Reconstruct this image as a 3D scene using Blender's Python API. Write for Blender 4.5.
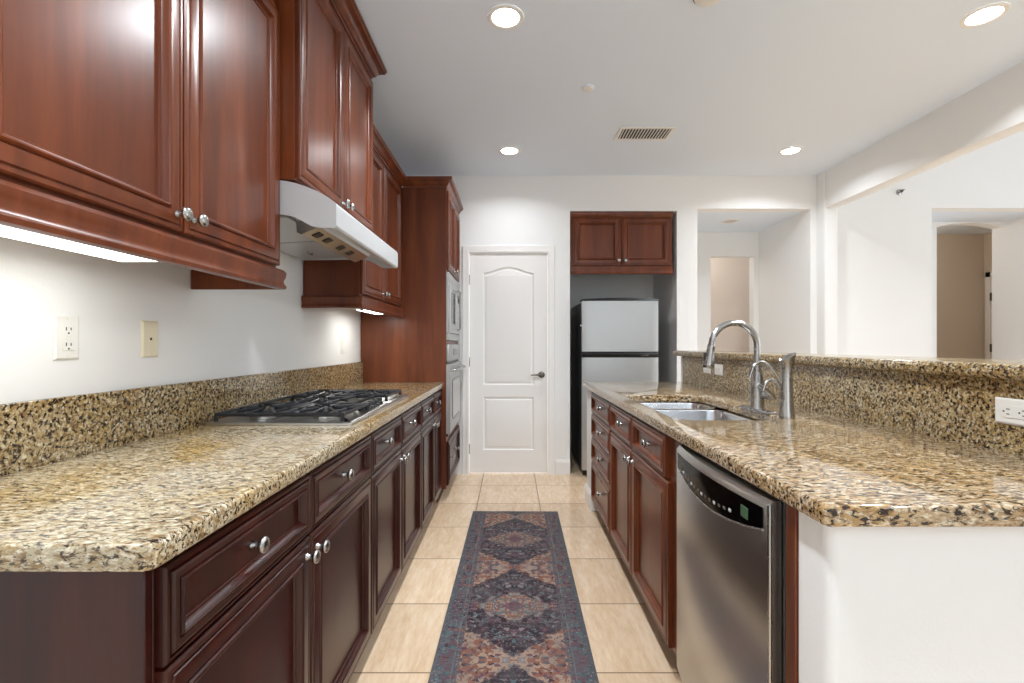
import bpy, bmesh, math, random
from mathutils import Vector, Matrix

for o in list(bpy.data.objects):
    bpy.data.objects.remove(o)
random.seed(7)
SC = bpy.context.scene
COL = SC.collection
PI = math.pi

# ------------------------------------------------------------------ camera, world, lights, exposure
cam_d = bpy.data.cameras.new('camera')
cam_d.sensor_width = 36.0
cam_d.lens = 480.0 / 1024.0 * 36.0
cam_d.shift_y = 2.5 / 1024.0
cam_d.clip_start = 0.02
cam = bpy.data.objects.new('camera', cam_d)
COL.objects.link(cam)
cam.location = (0, 0, 1.2)
cam.rotation_euler = (PI / 2, 0, 0)
SC.camera = cam

SC.view_settings.view_transform = 'Standard'
SC.view_settings.look = 'None'
SC.view_settings.gamma = 1.0
SC.view_settings.use_curve_mapping = False
SC.view_settings.exposure = 0.88
SC.cycles.use_denoising = True
SC.cycles.max_bounces = 14
SC.cycles.diffuse_bounces = 8
SC.cycles.glossy_bounces = 6
SC.cycles.sample_clamp_indirect = 6.0

world = bpy.data.worlds.new('world')
SC.world = world
world.use_nodes = True
wn = world.node_tree.nodes
wn['Background'].inputs[0].default_value = (0.95, 0.98, 1.0, 1)
wn['Background'].inputs[1].default_value = 1.0


def area(name, loc, rot, sx, sy, power, color=(1, 1, 1), spread=PI, shape='RECTANGLE'):
    d = bpy.data.lights.new(name, 'AREA')
    d.shape = shape
    d.size = sx
    d.size_y = sy
    d.energy = power
    d.color = color
    d.spread = spread
    o = bpy.data.objects.new(name, d)
    o.location = loc
    o.rotation_euler = rot
    COL.objects.link(o)
    return o


# daylight through the windows of the rooms behind and to the right of the camera
DAY = (0.76, 0.88, 1.0)
LAMP = (0.9, 0.95, 1.0)
area('daylight_rear', (1.45, -5.95, 1.5), (PI / 2, 0, 0), 4.8, 2.2, 8.5, DAY)
area('daylight_side', (6.95, 1.6, 1.35), (PI / 2, 0, PI / 2), 4.6, 2.2, 21, DAY)
area('added_uplight', (0.9, -1.6, 1.75), (PI, 0, 0), .8, .8, 12, (0.8, 0.9, 1.0))  # upward fill light, added out of view to brighten the ceiling
CAN_SPOTS = [(-0.03, 2.28), (-0.02, 3.855), (2.237, 3.855), (2.23, 2.267),
             (-0.03, 0.70), (2.23, 0.70), (-0.03, -0.9), (2.23, -0.9), (-0.03, -2.5), (2.23, -2.5), (-0.03, -4.1), (2.23, -4.1)]  # rearmost entries are unseen lights added behind the camera for evenness
CAN_POWER = 11


# ------------------------------------------------------------------ helpers
class MB:
    """collects shapes; build() links them as one mesh object"""

    def __init__(s):
        s.bm = bmesh.new()

    def box(s, x0, y0, z0, x1, y1, z1, bev=0.0, seg=2):
        r = bmesh.ops.create_cube(s.bm, size=1.0)
        vs = r['verts']
        for v in vs:
            v.co = Vector(((x0 + x1) / 2 + v.co.x * abs(x1 - x0), (y0 + y1) / 2 + v.co.y * abs(y1 - y0),
                           (z0 + z1) / 2 + v.co.z * abs(z1 - z0)))
        if bev > 0:
            es = list({e for v in vs for e in v.link_edges})
            bmesh.ops.bevel(s.bm, geom=es, offset=bev, segments=seg, affect='EDGES', profile=0.5)
        return s

    def tube(s, pts, r, n=12, caps=True):
        """swept circle through pts; r a number or one radius per point"""
        pts = [Vector(p) for p in pts]
        rr = r if isinstance(r, (list, tuple)) else [r] * len(pts)
        up = None
        rings = []
        for i, p in enumerate(pts):
            a = pts[max(i - 1, 0)]
            b = pts[min(i + 1, len(pts) - 1)]
            t = (b - a).normalized()
            if up is None:
                up = Vector((0, 0, 1)) if abs(t.z) < 0.9 else Vector((1, 0, 0))
            u = (up - t * up.dot(t)).normalized()
            v = t.cross(u)
            up = u
            rings.append([s.bm.verts.new(p + (u * math.cos(2 * PI * k / n) + v * math.sin(2 * PI * k / n)) * rr[i])
                          for k in range(n)])
        for a, b in zip(rings, rings[1:]):
            for k in range(n):
                s.bm.faces.new((a[k], a[(k + 1) % n], b[(k + 1) % n], b[k]))
        if caps:
            s.bm.faces.new(list(reversed(rings[0])))
            s.bm.faces.new(rings[-1])
        return s

    def lathe(s, prof, origin=(0, 0, 0), axis=(0, 0, 1), n=20, caps=True):
        """prof: (radius, distance along axis)"""
        o = Vector(origin)
        pts = [o + Vector(axis).normalized() * h for _, h in prof]
        t = Vector(axis).normalized()
        up = Vector((0, 0, 1)) if abs(t.z) < 0.9 else Vector((1, 0, 0))
        u = (up - t * up.dot(t)).normalized()
        v = t.cross(u)
        rings = []
        for (r, h), p in zip(prof, pts):
            r = max(r, 1e-5)
            rings.append([s.bm.verts.new(p + (u * math.cos(2 * PI * k / n) + v * math.sin(2 * PI * k / n)) * r)
                          for k in range(n)])
        for a, b in zip(rings, rings[1:]):
            for k in range(n):
                s.bm.faces.new((a[k], a[(k + 1) % n], b[(k + 1) % n], b[k]))
        if caps:
            s.bm.faces.new(list(reversed(rings[0])))
            s.bm.faces.new(rings[-1])
        return s

    def prism(s, poly, f0, f1):
        """poly: 2D points; f0, f1 map a 2D point to 3D on either end"""
        a = [s.bm.verts.new(f0(*p)) for p in poly]
        b = [s.bm.verts.new(f1(*p)) for p in poly]
        n = len(poly)
        for k in range(n):
            s.bm.faces.new((a[k], a[(k + 1) % n], b[(k + 1) % n], b[k]))
        s.bm.faces.new(list(reversed(a)))
        s.bm.faces.new(b)
        return s

    def rings(s, loops, close_last=True, close_first=False):
        vs = [[s.bm.verts.new(p) for p in lp] for lp in loops]
        n = len(vs[0])
        for a, b in zip(vs, vs[1:]):
            for k in range(n):
                s.bm.faces.new((a[k], a[(k + 1) % n], b[(k + 1) % n], b[k]))
        if close_last:
            s.bm.faces.new(vs[-1])
        if close_first:
            s.bm.faces.new(list(reversed(vs[0])))
        return s

    def panel(s, x0, z0, x1, z1, steps, y0=0.0):
        """moulded front: rectangular rings, steps = (inset, y); faces -y"""
        loops = []
        for d, y in steps:
            loops.append([(x0 + d, y0 + y, z0 + d), (x1 - d, y0 + y, z0 + d), (x1 - d, y0 + y, z1 - d),
                          (x0 + d, y0 + y, z1 - d)])
        return s.rings(loops, True, True)

    def sweep(s, path, prof):
        """prof (out, z) carried along a plan polyline, out = right of the heading, mitred"""
        P = [Vector(p) for p in path]
        nrm = []
        for i in range(len(P)):
            ns = []
            if i > 0:
                d = (P[i] - P[i - 1]).normalized(); ns.append(Vector((d.y, -d.x)))
            if i < len(P) - 1:
                d = (P[i + 1] - P[i]).normalized(); ns.append(Vector((d.y, -d.x)))
            m = sum(ns, Vector((0, 0)))
            m = m / (m.dot(ns[0])) if len(ns) > 1 else m
            nrm.append(m)
        loops = [[(p.x + m.x * o, p.y + m.y * o, z) for o, z in prof] for p, m in zip(P, nrm)]
        return s.rings(loops, True, True)

    def grid(s, f, nu, nv):
        g = [[s.bm.verts.new(f(i / nu, j / nv)) for j in range(nv + 1)] for i in range(nu + 1)]
        for i in range(nu):
            for j in range(nv):
                s.bm.faces.new((g[i][j], g[i + 1][j], g[i + 1][j + 1], g[i][j + 1]))
        return s

    def build(s, name, mat, parent=None, smooth=38, label=None, loc=None):
        bmesh.ops.recalc_face_normals(s.bm, faces=s.bm.faces)
        me = bpy.data.meshes.new(name)
        s.bm.to_mesh(me)
        s.bm.free()
        return link(name, me, mat, parent, smooth, label, loc)


def link(name, me, mat, parent=None, smooth=38, label=None, loc=None):
    if mat is not None:
        me.materials.clear()
        me.materials.append(mat)
    if smooth:
        for p in me.polygons:
            p.use_smooth = True
        me.set_sharp_from_angle(angle=math.radians(smooth))
    o = bpy.data.objects.new(name, me)
    COL.objects.link(o)
    if parent is not None:
        o.parent = parent
    if loc is not None:
        o.location = loc
    if label:
        o['label'] = label
    return o


def tag(o, label, cat, group=None):
    o['label'] = label
    o['category'] = cat
    if group:
        o['group'] = group
    return o


def thing(name, label, cat, loc=(0, 0, 0), rz=0.0, group=None):
    o = bpy.data.objects.new(name, None)
    o.empty_display_size = 0.1
    COL.objects.link(o)
    o.location = loc
    o.rotation_euler = (0, 0, rz)
    return tag(o, label, cat, group)


def struct(o):
    o['kind'] = 'structure'
    return o


def rrect(x0, y0, x1, y1, r, n=6):
    """rounded rectangle, counter-clockwise; r one radius or four (from x0y0 ccw)"""
    rs = r if isinstance(r, (list, tuple)) else [r] * 4
    pts = []
    for (cx, cy, sx, sy, a0), q in zip([(x0, y0, 1, 1, PI), (x1, y0, -1, 1, 1.5 * PI), (x1, y1, -1, -1, 0),
                                        (x0, y1, 1, -1, 0.5 * PI)], rs):
        if q <= 0:
            pts.append((cx, cy))
            continue
        ox, oy = cx + sx * q, cy + sy * q
        for k in range(n + 1):
            a = a0 + k / n * PI / 2
            pts.append((ox + q * math.cos(a), oy + q * math.sin(a)))
    return [p for i, p in enumerate(pts) if math.dist(p, pts[i - 1]) > 1e-6]


def inset(poly, d):
    """offset a ccw polygon inward with mitres"""
    n = len(poly)
    out = []
    for i in range(n):
        a, b, c = Vector(poly[i - 1]), Vector(poly[i]), Vector(poly[(i + 1) % n])
        d1, d2 = (b - a).normalized(), (c - b).normalized()
        n1, n2 = Vector((-d1.y, d1.x)), Vector((-d2.y, d2.x))
        m = n1 + n2
        m = m / m.dot(n1)
        out.append((b.x + m.x * d, b.y + m.y * d))
    return out


def slab(name, loops, z0, z1, b, mat, parent=None):
    """worktop slab with bullnosed edges from plan outlines (first the outer one, then holes)"""
    cu = bpy.data.curves.new(name, 'CURVE')
    cu.dimensions = '2D'
    cu.fill_mode = 'BOTH'
    for lp in loops:
        sp = cu.splines.new('POLY')
        sp.points.add(len(lp) - 1)
        for p, q in zip(sp.points, lp):
            p.co = (q[0], q[1], 0, 1)
        sp.use_cyclic_u = True
    cu.extrude = (z1 - z0) / 2 - b
    cu.bevel_depth = b
    cu.bevel_resolution = 4
    cu.offset = -b
    tmp = bpy.data.objects.new(name + '_outline', cu)
    COL.objects.link(tmp)
    dg = bpy.context.evaluated_depsgraph_get()
    me = bpy.data.meshes.new_from_object(tmp.evaluated_get(dg))
    bpy.data.objects.remove(tmp)
    bm = bmesh.new()
    bm.from_mesh(me)
    bmesh.ops.remove_doubles(bm, verts=bm.verts, dist=1e-5)
    bmesh.ops.recalc_face_normals(bm, faces=bm.faces)
    for v in bm.verts:
        v.co.z += (z0 + z1) / 2
    bm.to_mesh(me)
    bm.free()
    return link(name, me, mat, parent, 50)


# ------------------------------------------------------------------ materials
def srgb(r, g, b):
    f = lambda c: (c / 255 / 12.92) if c / 255 <= 0.04045 else ((c / 255 + 0.055) / 1.055) ** 2.4
    return (f(r), f(g), f(b), 1)


class NT:
    def __init__(s, name):
        s.m = bpy.data.materials.new(name)
        s.m.use_nodes = True
        s.t = s.m.node_tree
        s.b = s.t.nodes['Principled BSDF']

    def n(s, typ, **kw):
        nd = s.t.nodes.new(typ)
        for k, v in kw.items():
            if k.startswith('i_'):
                nd.inputs[k[2:].replace('_', ' ')].default_value = v
            else:
                setattr(nd, k, v)
        return nd

    def l(s, a, b):
        s.t.links.new(a, b)

    def coord(s, scale=(1, 1, 1), loc=(0, 0, 0), rot=(0, 0, 0), out='Object'):
        tc = s.n('ShaderNodeTexCoord')
        mp = s.n('ShaderNodeMapping')
        mp.inputs['Scale'].default_value = scale
        mp.inputs['Location'].default_value = loc
        mp.inputs['Rotation'].default_value = rot
        s.l(tc.outputs[out], mp.inputs[0])
        return mp.outputs[0]

    def noise(s, vec, scale, detail=4, rough=0.55, dist=0.0):
        nd = s.n('ShaderNodeTexNoise')
        nd.inputs['Scale'].default_value = scale
        nd.inputs['Detail'].default_value = detail
        nd.inputs['Roughness'].default_value = rough
        nd.inputs['Distortion'].default_value = dist
        s.l(vec, nd.inputs['Vector'])
        return nd.outputs[0]

    def ramp(s, fac, stops, interp='LINEAR'):
        nd = s.n('ShaderNodeValToRGB')
        cr = nd.color_ramp
        cr.interpolation = interp
        while len(cr.elements) < len(stops):
            cr.elements.new(0.5)
        for e, (p, c) in zip(cr.elements, stops):
            e.position = p
            e.color = c if len(c) == 4 else (*c, 1)
        s.l(fac, nd.inputs[0])
        return nd.outputs[0]

    def mix(s, fac, a, b, mode='MIX'):
        nd = s.n('ShaderNodeMix', data_type='RGBA', blend_type=mode)
        for sock, v in ((nd.inputs[0], fac), (nd.inputs[6], a), (nd.inputs[7], b)):
            if hasattr(v, 'is_output'):
                s.l(v, sock)
            else:
                sock.default_value = v
        return nd.outputs[2]

    def math(s, op, a, b=None, c=None):
        nd = s.n('ShaderNodeMath', operation=op)
        for k, v in enumerate((a, b, c)):
            if v is None:
                continue
            if hasattr(v, 'is_output'):
                s.l(v, nd.inputs[k])
            else:
                nd.inputs[k].default_value = v
        return nd.outputs[0]

    def bump(s, h, strength=0.1, dist=0.01):
        nd = s.n('ShaderNodeBump')
        nd.inputs['Strength'].default_value = strength
        nd.inputs['Distance'].default_value = dist
        s.l(h, nd.inputs['Height'])
        s.l(nd.outputs[0], s.b.inputs['Normal'])

    def set(s, **kw):
        for k, v in kw.items():
            s.b.inputs[k.replace('_', ' ')].default_value = v
        return s


def plain(name, col, rough=0.5, metal=0.0, **kw):
    t = NT(name).set(Base_Color=col, Roughness=rough, Metallic=metal, **kw)
    v = t.coord()
    nz = t.noise(v, 60, 2)
    rr = t.math('MULTIPLY_ADD', nz, 0.06, rough - 0.03)
    t.l(rr, t.b.inputs['Roughness'])
    return t.m


def wood(name, dark, mid, light, rough=0.26, coat=0.35):
    t = NT(name)
    oi = t.n('ShaderNodeObjectInfo')
    off = t.n('ShaderNodeCombineXYZ')
    r10 = t.math('MULTIPLY', oi.outputs['Random'], 9.0)
    t.l(r10, off.inputs[0]); t.l(r10, off.inputs[2])
    tc = t.n('ShaderNodeTexCoord')
    add = t.n('ShaderNodeVectorMath', operation='ADD')
    t.l(tc.outputs['Object'], add.inputs[0]); t.l(off.outputs[0], add.inputs[1])
    mp = t.n('ShaderNodeMapping')
    mp.inputs['Scale'].default_value = (1, 1, 0.09)
    t.l(add.outputs[0], mp.inputs[0])
    v = mp.outputs[0]
    a = t.noise(v, 9, 5, 0.6, 0.6)
    b = t.noise(v, 70, 3, 0.6)
    base = t.ramp(a, [(0.30, dark), (0.52, mid), (0.75, light)])
    fine = t.ramp(b, [(0.3, (0.88, 0.87, 0.87, 1)), (0.7, (1.05, 1.05, 1.05, 1))])
    c = t.mix(1.0, base, fine, 'MULTIPLY')
    t.l(c, t.b.inputs['Base Color'])
    t.set(Roughness=rough, Coat_Weight=coat, Coat_Roughness=0.25, Specular_IOR_Level=0.4)
    t.bump(b, 0.03, 0.002)
    return t.m


def granite(name, gold, cream, tan, darkamt=0.5, rough=0.1, patch=2.6, fine=1.0, rot=0.18, stretch=0.5):
    t = NT(name)
    W, K = (1, 1, 1, 1), (0, 0, 0, 1)

    def vec(k):
        return t.coord(scale=(stretch, 1, 1), loc=(k * 3.1, k * 1.7, k * 0.9), rot=(rot * .6, rot * .3, rot))
    big = t.noise(t.coord(), patch, 3, 0.6, 0.4)
    mid = t.noise(vec(0), 45 * fine, 6, 0.66, 0.5)
    lt = t.noise(vec(1), 80 * fine, 5, 0.66, 0.4)
    dk = t.noise(vec(2), 88 * fine, 5, 0.62, 0.5)
    br = t.noise(vec(3), 60 * fine, 5, 0.62, 0.5)
    gy = t.noise(vec(4), 75 * fine, 4, 0.62, 0.4)
    base = t.mix(t.ramp(big, [(0.42, K), (0.58, W)]), gold, cream)
    c = t.mix(t.ramp(mid, [(0.46, K), (0.62, W)]), base, tan)
    c = t.mix(t.ramp(lt, [(0.50, K), (0.64, (0.8, 0.8, 0.8, 1))]), c, srgb(236, 226, 202))
    c = t.mix(t.ramp(br, [(0.60 - 0.08 * darkamt, K), (0.69 - 0.08 * darkamt, (0.8, 0.8, 0.8, 1))]), c, srgb(130, 98, 62))
    c = t.mix(t.ramp(gy, [(0.58, K), (0.68, (0.75, 0.75, 0.75, 1))]), c, srgb(142, 130, 116))
    th = 0.615 - 0.12 * darkamt
    c = t.mix(t.ramp(dk, [(th, K), (th + 0.085, W)]), c, srgb(48, 34, 24))
    t.l(c, t.b.inputs['Base Color'])
    t.set(Roughness=rough, Coat_Weight=0.25, Coat_Roughness=0.05)
    return t.m


def wall_mat(name, col, bump=0.12):
    t = NT(name).set(Base_Color=col, Roughness=0.85)
    v = t.coord()
    h = t.noise(v, 110, 3, 0.6)
    t.bump(h, bump, 0.004)
    return t.m


def steel(name, col, rough=0.28, stretch=(1, 1, 60), metal=1.0):
    t = NT(name).set(Base_Color=col, Metallic=metal)
    v = t.coord(scale=stretch)
    nz = t.noise(v, 30, 3, 0.6)
    t.l(t.math('MULTIPLY_ADD', nz, 0.14, rough - 0.07), t.b.inputs['Roughness'])
    return t.m


def glow(name, col, strength):
    t = NT(name).set(Base_Color=(0.9, 0.9, 0.9, 1), Roughness=0.4)
    t.b.inputs['Emission Color'].default_value = col
    t.b.inputs['Emission Strength'].default_value = strength
    return t.m


M = {}
M['wall'] = wall_mat('painted_wall', srgb(238, 238, 237))
M['ceil'] = wall_mat('painted_ceiling', srgb(228, 238, 250), 0.06)
M['bounce_floor'] = wall_mat('pale_bounce_floor', srgb(214, 208, 198), 0.3)
M['beige_light'] = wall_mat('light_beige_wall', srgb(226, 214, 204))
M['trim'] = plain('white_trim', srgb(240, 238, 235), 0.35)
M['beige'] = wall_mat('beige_wall', srgb(214, 200, 182))
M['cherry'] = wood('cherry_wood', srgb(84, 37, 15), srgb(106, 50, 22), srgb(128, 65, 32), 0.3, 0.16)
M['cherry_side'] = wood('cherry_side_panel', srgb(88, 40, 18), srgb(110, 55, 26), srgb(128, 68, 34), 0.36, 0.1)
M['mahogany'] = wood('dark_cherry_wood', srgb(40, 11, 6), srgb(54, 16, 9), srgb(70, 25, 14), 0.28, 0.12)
M['toe'] = plain('toe_kick_dark', srgb(46, 34, 28), 0.6)
M['nickel'] = steel('satin_nickel', srgb(176, 174, 171), 0.26, (1, 1, 1))
M['steel'] = steel('brushed_steel', srgb(196, 194, 190), 0.30, (60, 1, 1))
M['steel_light'] = steel('light_steel', srgb(186, 187, 187), 0.42, (60, 1, 1), 0.85)
M['hood'] = steel('hood_steel', srgb(206, 208, 209), 0.34, (60, 1, 1), 0.35)
M['sink'] = steel('sink_steel', srgb(205, 207, 210), 0.24, (1, 40, 1))
M['iron'] = plain('cast_iron', srgb(26, 28, 32), 0.38)
M['black'] = plain('black_plastic', srgb(18, 18, 19), 0.3)
M['gloss_black'] = plain('gloss_black_glass', srgb(10, 10, 11), 0.07)
M['fridge_side'] = plain('fridge_side_grey', srgb(44, 45, 47), 0.42)
M['white'] = plain('white_plastic', srgb(238, 236, 230), 0.35)
M['cream'] = plain('cream_plastic', srgb(232, 222, 196), 0.4)
M['slot'] = plain('dark_slot', srgb(40, 36, 32), 0.6)
M['green'] = plain('green_sticker', srgb(58, 92, 64), 0.5)
M['lens'] = glow('lamp_lens', (1.0, 0.97, 0.92, 1), 9.0)
M['strip_lens'] = glow('strip_lens', (0.97, 1.0, 0.97, 1), 3.6)
M['off_lens'] = plain('unlit_lens', srgb(196, 196, 196), 0.4)
M['granite_left'] = granite('granite_left', srgb(178, 146, 80), srgb(188, 176, 148), srgb(148, 118, 70), 0.8, 0.13, fine=1.6)
M['granite_island'] = granite('granite_island', srgb(184, 152, 104), srgb(190, 170, 140), srgb(152, 116, 72), 0.95, 0.08, fine=1.35)
M['granite_splash'] = granite('granite_splash', srgb(176, 150, 98), srgb(186, 168, 130), srgb(140, 112, 66), 1.0, 0.16, 4, fine=1.2, stretch=.8)
M['handle_dark'] = steel('aged_nickel', srgb(120, 115, 108), 0.3, (1, 1, 1))


def floor_mat():
    t = NT('travertine_tile')
    v = t.coord(loc=(-0.206, -1.752, 0))
    br = t.n('ShaderNodeTexBrick', offset=0.0, squash=1.0)
    br.inputs['Scale'].default_value = 1.0
    br.inputs['Mortar Size'].default_value = 0.0032
    br.inputs['Mortar Smooth'].default_value = 0.1
    br.inputs['Brick Width'].default_value = 0.466
    br.inputs['Row Height'].default_value = 0.465
    br.inputs['Color1'].default_value = (0.0, 0, 0, 1)
    br.inputs['Color2'].default_value = (1, 1, 1, 1)
    br.inputs['Mortar'].default_value = (0.5, 0.5, 0.5, 1)
    t.l(v, br.inputs['Vector'])
    off = t.n('ShaderNodeVectorMath', operation='MULTIPLY_ADD')
    t.l(br.outputs['Color'], off.inputs[0])
    off.inputs[1].default_value = (7, 7, 7)
    tc = t.n('ShaderNodeTexCoord')
    t.l(tc.outputs['Object'], off.inputs[2])
    mp = t.n('ShaderNodeMapping')
    mp.inputs['Scale'].default_value = (1, 0.22, 1)
    mp.inputs['Rotation'].default_value = (0, 0, 0.35)
    t.l(off.outputs[0], mp.inputs[0])
    a = t.noise(mp.outputs[0], 16, 5, 0.6, 0.7)
    b = t.noise(mp.outputs[0], 60, 4, 0.6)
    c = t.ramp(a, [(0.3, srgb(216, 182, 146)), (0.5, srgb(230, 200, 166)), (0.72, srgb(240, 217, 188))])
    c = t.mix(0.35, c, t.ramp(b, [(0.35, srgb(220, 188, 154)), (0.65, srgb(246, 228, 204))]))
    tint = t.ramp(br.outputs['Color'], [(0.0, (0.93, 0.92, 0.91, 1)), (1.0, (1.04, 1.04, 1.04, 1))])
    c = t.mix(1.0, c, tint, 'MULTIPLY')
    c = t.mix(br.outputs['Fac'], c, srgb(132, 104, 78))
    t.l(c, t.b.inputs['Base Color'])
    t.l(t.math('MULTIPLY_ADD', br.outputs['Fac'], 0.5, 0.13), t.b.inputs['Roughness'])
    t.bump(t.math('SUBTRACT', 1.0, br.outputs['Fac']), 0.25, 0.002)
    return t.m


def rug_mat():
    t = NT('rug_weave')
    tc = t.n('ShaderNodeTexCoord')
    obj = tc.outputs['Object']
    wob = t.noise(obj, 26, 4, 0.6)
    sep = t.n('ShaderNodeSeparateXYZ')
    t.l(obj, sep.inputs[0])
    x, y = sep.outputs[0], sep.outputs[1]
    ax = t.math('ABSOLUTE', x)
    W, K = (1, 1, 1, 1), (0, 0, 0, 1)
    # medallion repeat along the length, 0 at a medallion's heart
    P = 0.75
    ph = t.math('SUBTRACT', t.math('MODULO', t.math('ADD', y, 20 * P + P / 2 + 0.02), P), P / 2)
    ay = t.math('ABSOLUTE', ph)
    wobs = t.math('MULTIPLY_ADD', wob, 0.34, -0.17)

    def dia(a, b):
        return t.math('ADD', t.math('ADD', t.math('MULTIPLY', ax, 1 / a), t.math('MULTIPLY', ay, 1 / b)), wobs)
    # mirrored coordinates so that motifs repeat on either side
    wn1 = t.n('ShaderNodeTexNoise')
    wn1.inputs['Scale'].default_value = 38
    wn1.inputs['Detail'].default_value = 3
    mir = t.n('ShaderNodeCombineXYZ')
    t.l(ax, mir.inputs[0]); t.l(ay, mir.inputs[1]); t.l(t.math('MULTIPLY', y, 0.02), mir.inputs[2])
    t.l(mir.outputs[0], wn1.inputs['Vector'])
    ds = t.n('ShaderNodeVectorMath', operation='MULTIPLY_ADD')
    t.l(wn1.outputs['Color'], ds.inputs[0])
    ds.inputs[1].default_value = (0.03, 0.03, 0.0)
    t.l(mir.outputs[0], ds.inputs[2])

    def cells(sc):
        vo = t.n('ShaderNodeTexVoronoi', feature='F1')
        vo.inputs['Scale'].default_value = sc
        t.l(ds.outputs[0], vo.inputs['Vector'])
        sp = t.n('ShaderNodeSeparateColor')
        t.l(vo.outputs['Color'], sp.inputs[0])
        return sp.outputs[0], vo.outputs['Distance']
    k1, dist1 = cells(60)
    k2, dist2 = cells(105)
    plum, slate, mauve, tan, rust, teal, grey, dark = (srgb(74, 52, 62), srgb(92, 90, 96), srgb(112, 76, 84), srgb(178, 150, 128),
        srgb(150, 98, 76), srgb(86, 110, 112), srgb(142, 136, 134), srgb(48, 38, 46))
    C = 'CONSTANT'
    field = t.ramp(k1, [(0, dark), (.30, plum), (.50, slate), (.62, mauve), (.76, dark), (.86, grey), (.94, teal)], C)
    corner = t.ramp(k1, [(0, rust), (.26, tan), (.50, mauve), (.62, tan), (.78, grey), (.88, plum), (.95, slate)], C)
    heart = t.ramp(k2, [(0, rust), (.3, tan), (.5, teal), (.7, mauve), (.85, grey)], C)
    border = t.ramp(k1, [(0, slate), (.34, mauve), (.52, plum), (.66, teal), (.80, slate), (.92, rust)], C)
    d, d2, d3 = dia(0.42, 0.37), dia(0.19, 0.13), dia(0.06, 0.05)
    c = t.mix(t.ramp(d, [(0.93, K), (0.98, W)]), field, corner)
    ringm = t.math('MULTIPLY', t.ramp(d, [(0.83, K), (0.87, W)]), t.ramp(d, [(0.93, W), (0.97, K)]))
    c = t.mix(t.math('MULTIPLY', ringm, .7), c, dark)
    c = t.mix(t.ramp(d2, [(0.92, W), (1.0, K)]), c, heart)
    r2 = t.math('MULTIPLY', t.ramp(d2, [(1.0, K), (1.08, W)]), t.ramp(d2, [(1.25, W), (1.35, K)]))
    c = t.mix(t.math('MULTIPLY', r2, .75), c, teal)
    c = t.mix(t.ramp(d3, [(0.9, W), (1.1, K)]), c, mauve)
    c = t.mix(t.ramp(ax, [(0.207, K), (0.210, W)]), c, border)
    for a, b, col, f in ((0.203, 0.213, slate, .8), (0.223, 0.228, grey, .5), (0.278, 0.304, srgb(80, 88, 94), .8)):
        m = t.math('MULTIPLY', t.math('GREATER_THAN', ax, a), t.math('LESS_THAN', ax, b))
        c = t.mix(t.math('MULTIPLY', m, f), c, col)
    ey = t.math('ABSOLUTE', y)
    c = t.mix(t.math('MULTIPLY', t.math('GREATER_THAN', ey, 1.165), 0.7), c, slate)
    # little flowers: pale hearts in some of the cells
    fl = t.math('MULTIPLY', t.ramp(dist2, [(0.22, W), (0.42, K)]), t.math('GREATER_THAN', k2, .62))
    c = t.mix(t.math('MULTIPLY', fl, 0.62), c, srgb(176, 160, 148))
    dk = t.math('MULTIPLY', t.ramp(dist2, [(0.25, W), (0.45, K)]), t.math('LESS_THAN', k2, .28))
    c = t.mix(t.math('MULTIPLY', dk, 0.7), c, dark)
    # wear across the weave
    wv = t.noise(t.coord(scale=(0.25, 1, 1)), 90, 3, 0.7)
    wear = t.noise(t.coord(), 7, 4, 0.65)
    c = t.mix(t.math('MULTIPLY', t.ramp(wv, [(0.48, K), (0.66, W)]), 0.38), c, srgb(118, 112, 112))
    c = t.mix(t.math('MULTIPLY', t.ramp(wear, [(0.45, K), (0.7, W)]), 0.5), c, srgb(108, 104, 104))
    c = t.mix(1.0, c, (0.88, 0.87, 0.88, 1), 'MULTIPLY')
    t.l(c, t.b.inputs['Base Color'])
    t.set(Roughness=0.95)
    t.bump(wv, 0.2, 0.002)
    return t.m


M['floor'] = floor_mat()
M['rug'] = rug_mat()

# ------------------------------------------------------------------ the room
XL, YB, ZC = -1.15, 4.43, 2.754
XR, YN, XF = 2.81, -6.0, 7.0
ZD = 3.4
struct(MB().box(XL - .12, -.6, -.06, XF + .12, 8.2, 0).build('floor', M['floor'], None, 0))
struct(MB().box(XL - .12, YN - .12, -.06, XF + .12, -.602, .004).build('floor_bounce', M['bounce_floor'], None, 0))  # unseen floor behind the camera, made pale to bounce light upward
struct(MB().box(XL - .12, YN - .12, ZC, XR, YB + .12, ZC + .1).build('ceiling', M['ceil'], None, 0))
struct(MB().box(XR, YN - .12, ZD, XF + .12, YB + .12, ZD + .1).build('ceiling_dining', M['ceil'], None, 0))
struct(MB().box(XL - .12, YN - .12, 0, XL, YB + .12, ZC).build('wall_left', M['wall'], None, 0))
w = MB()
for x0, x1, z0, z1 in ((XL, -.40, 0, ZC), (-.40, .336, 2.05, ZC), (.336, .535, 0, ZC), (.535, 1.522, 2.427, ZC),
                       (1.522, 1.711, 0, ZC), (1.711, 2.754, 2.45, ZC), (2.754, 3.873, 0, ZD), (3.873, 5.05, 2.455, ZD),
                       (5.05, XF, 0, ZD)):
    w.box(x0, YB, z0, x1, YB + .12, z1)
bmesh.ops.remove_doubles(w.bm, verts=w.bm.verts, dist=1e-4)
struct(w.build('wall_back', M['wall'], None, 0))
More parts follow.
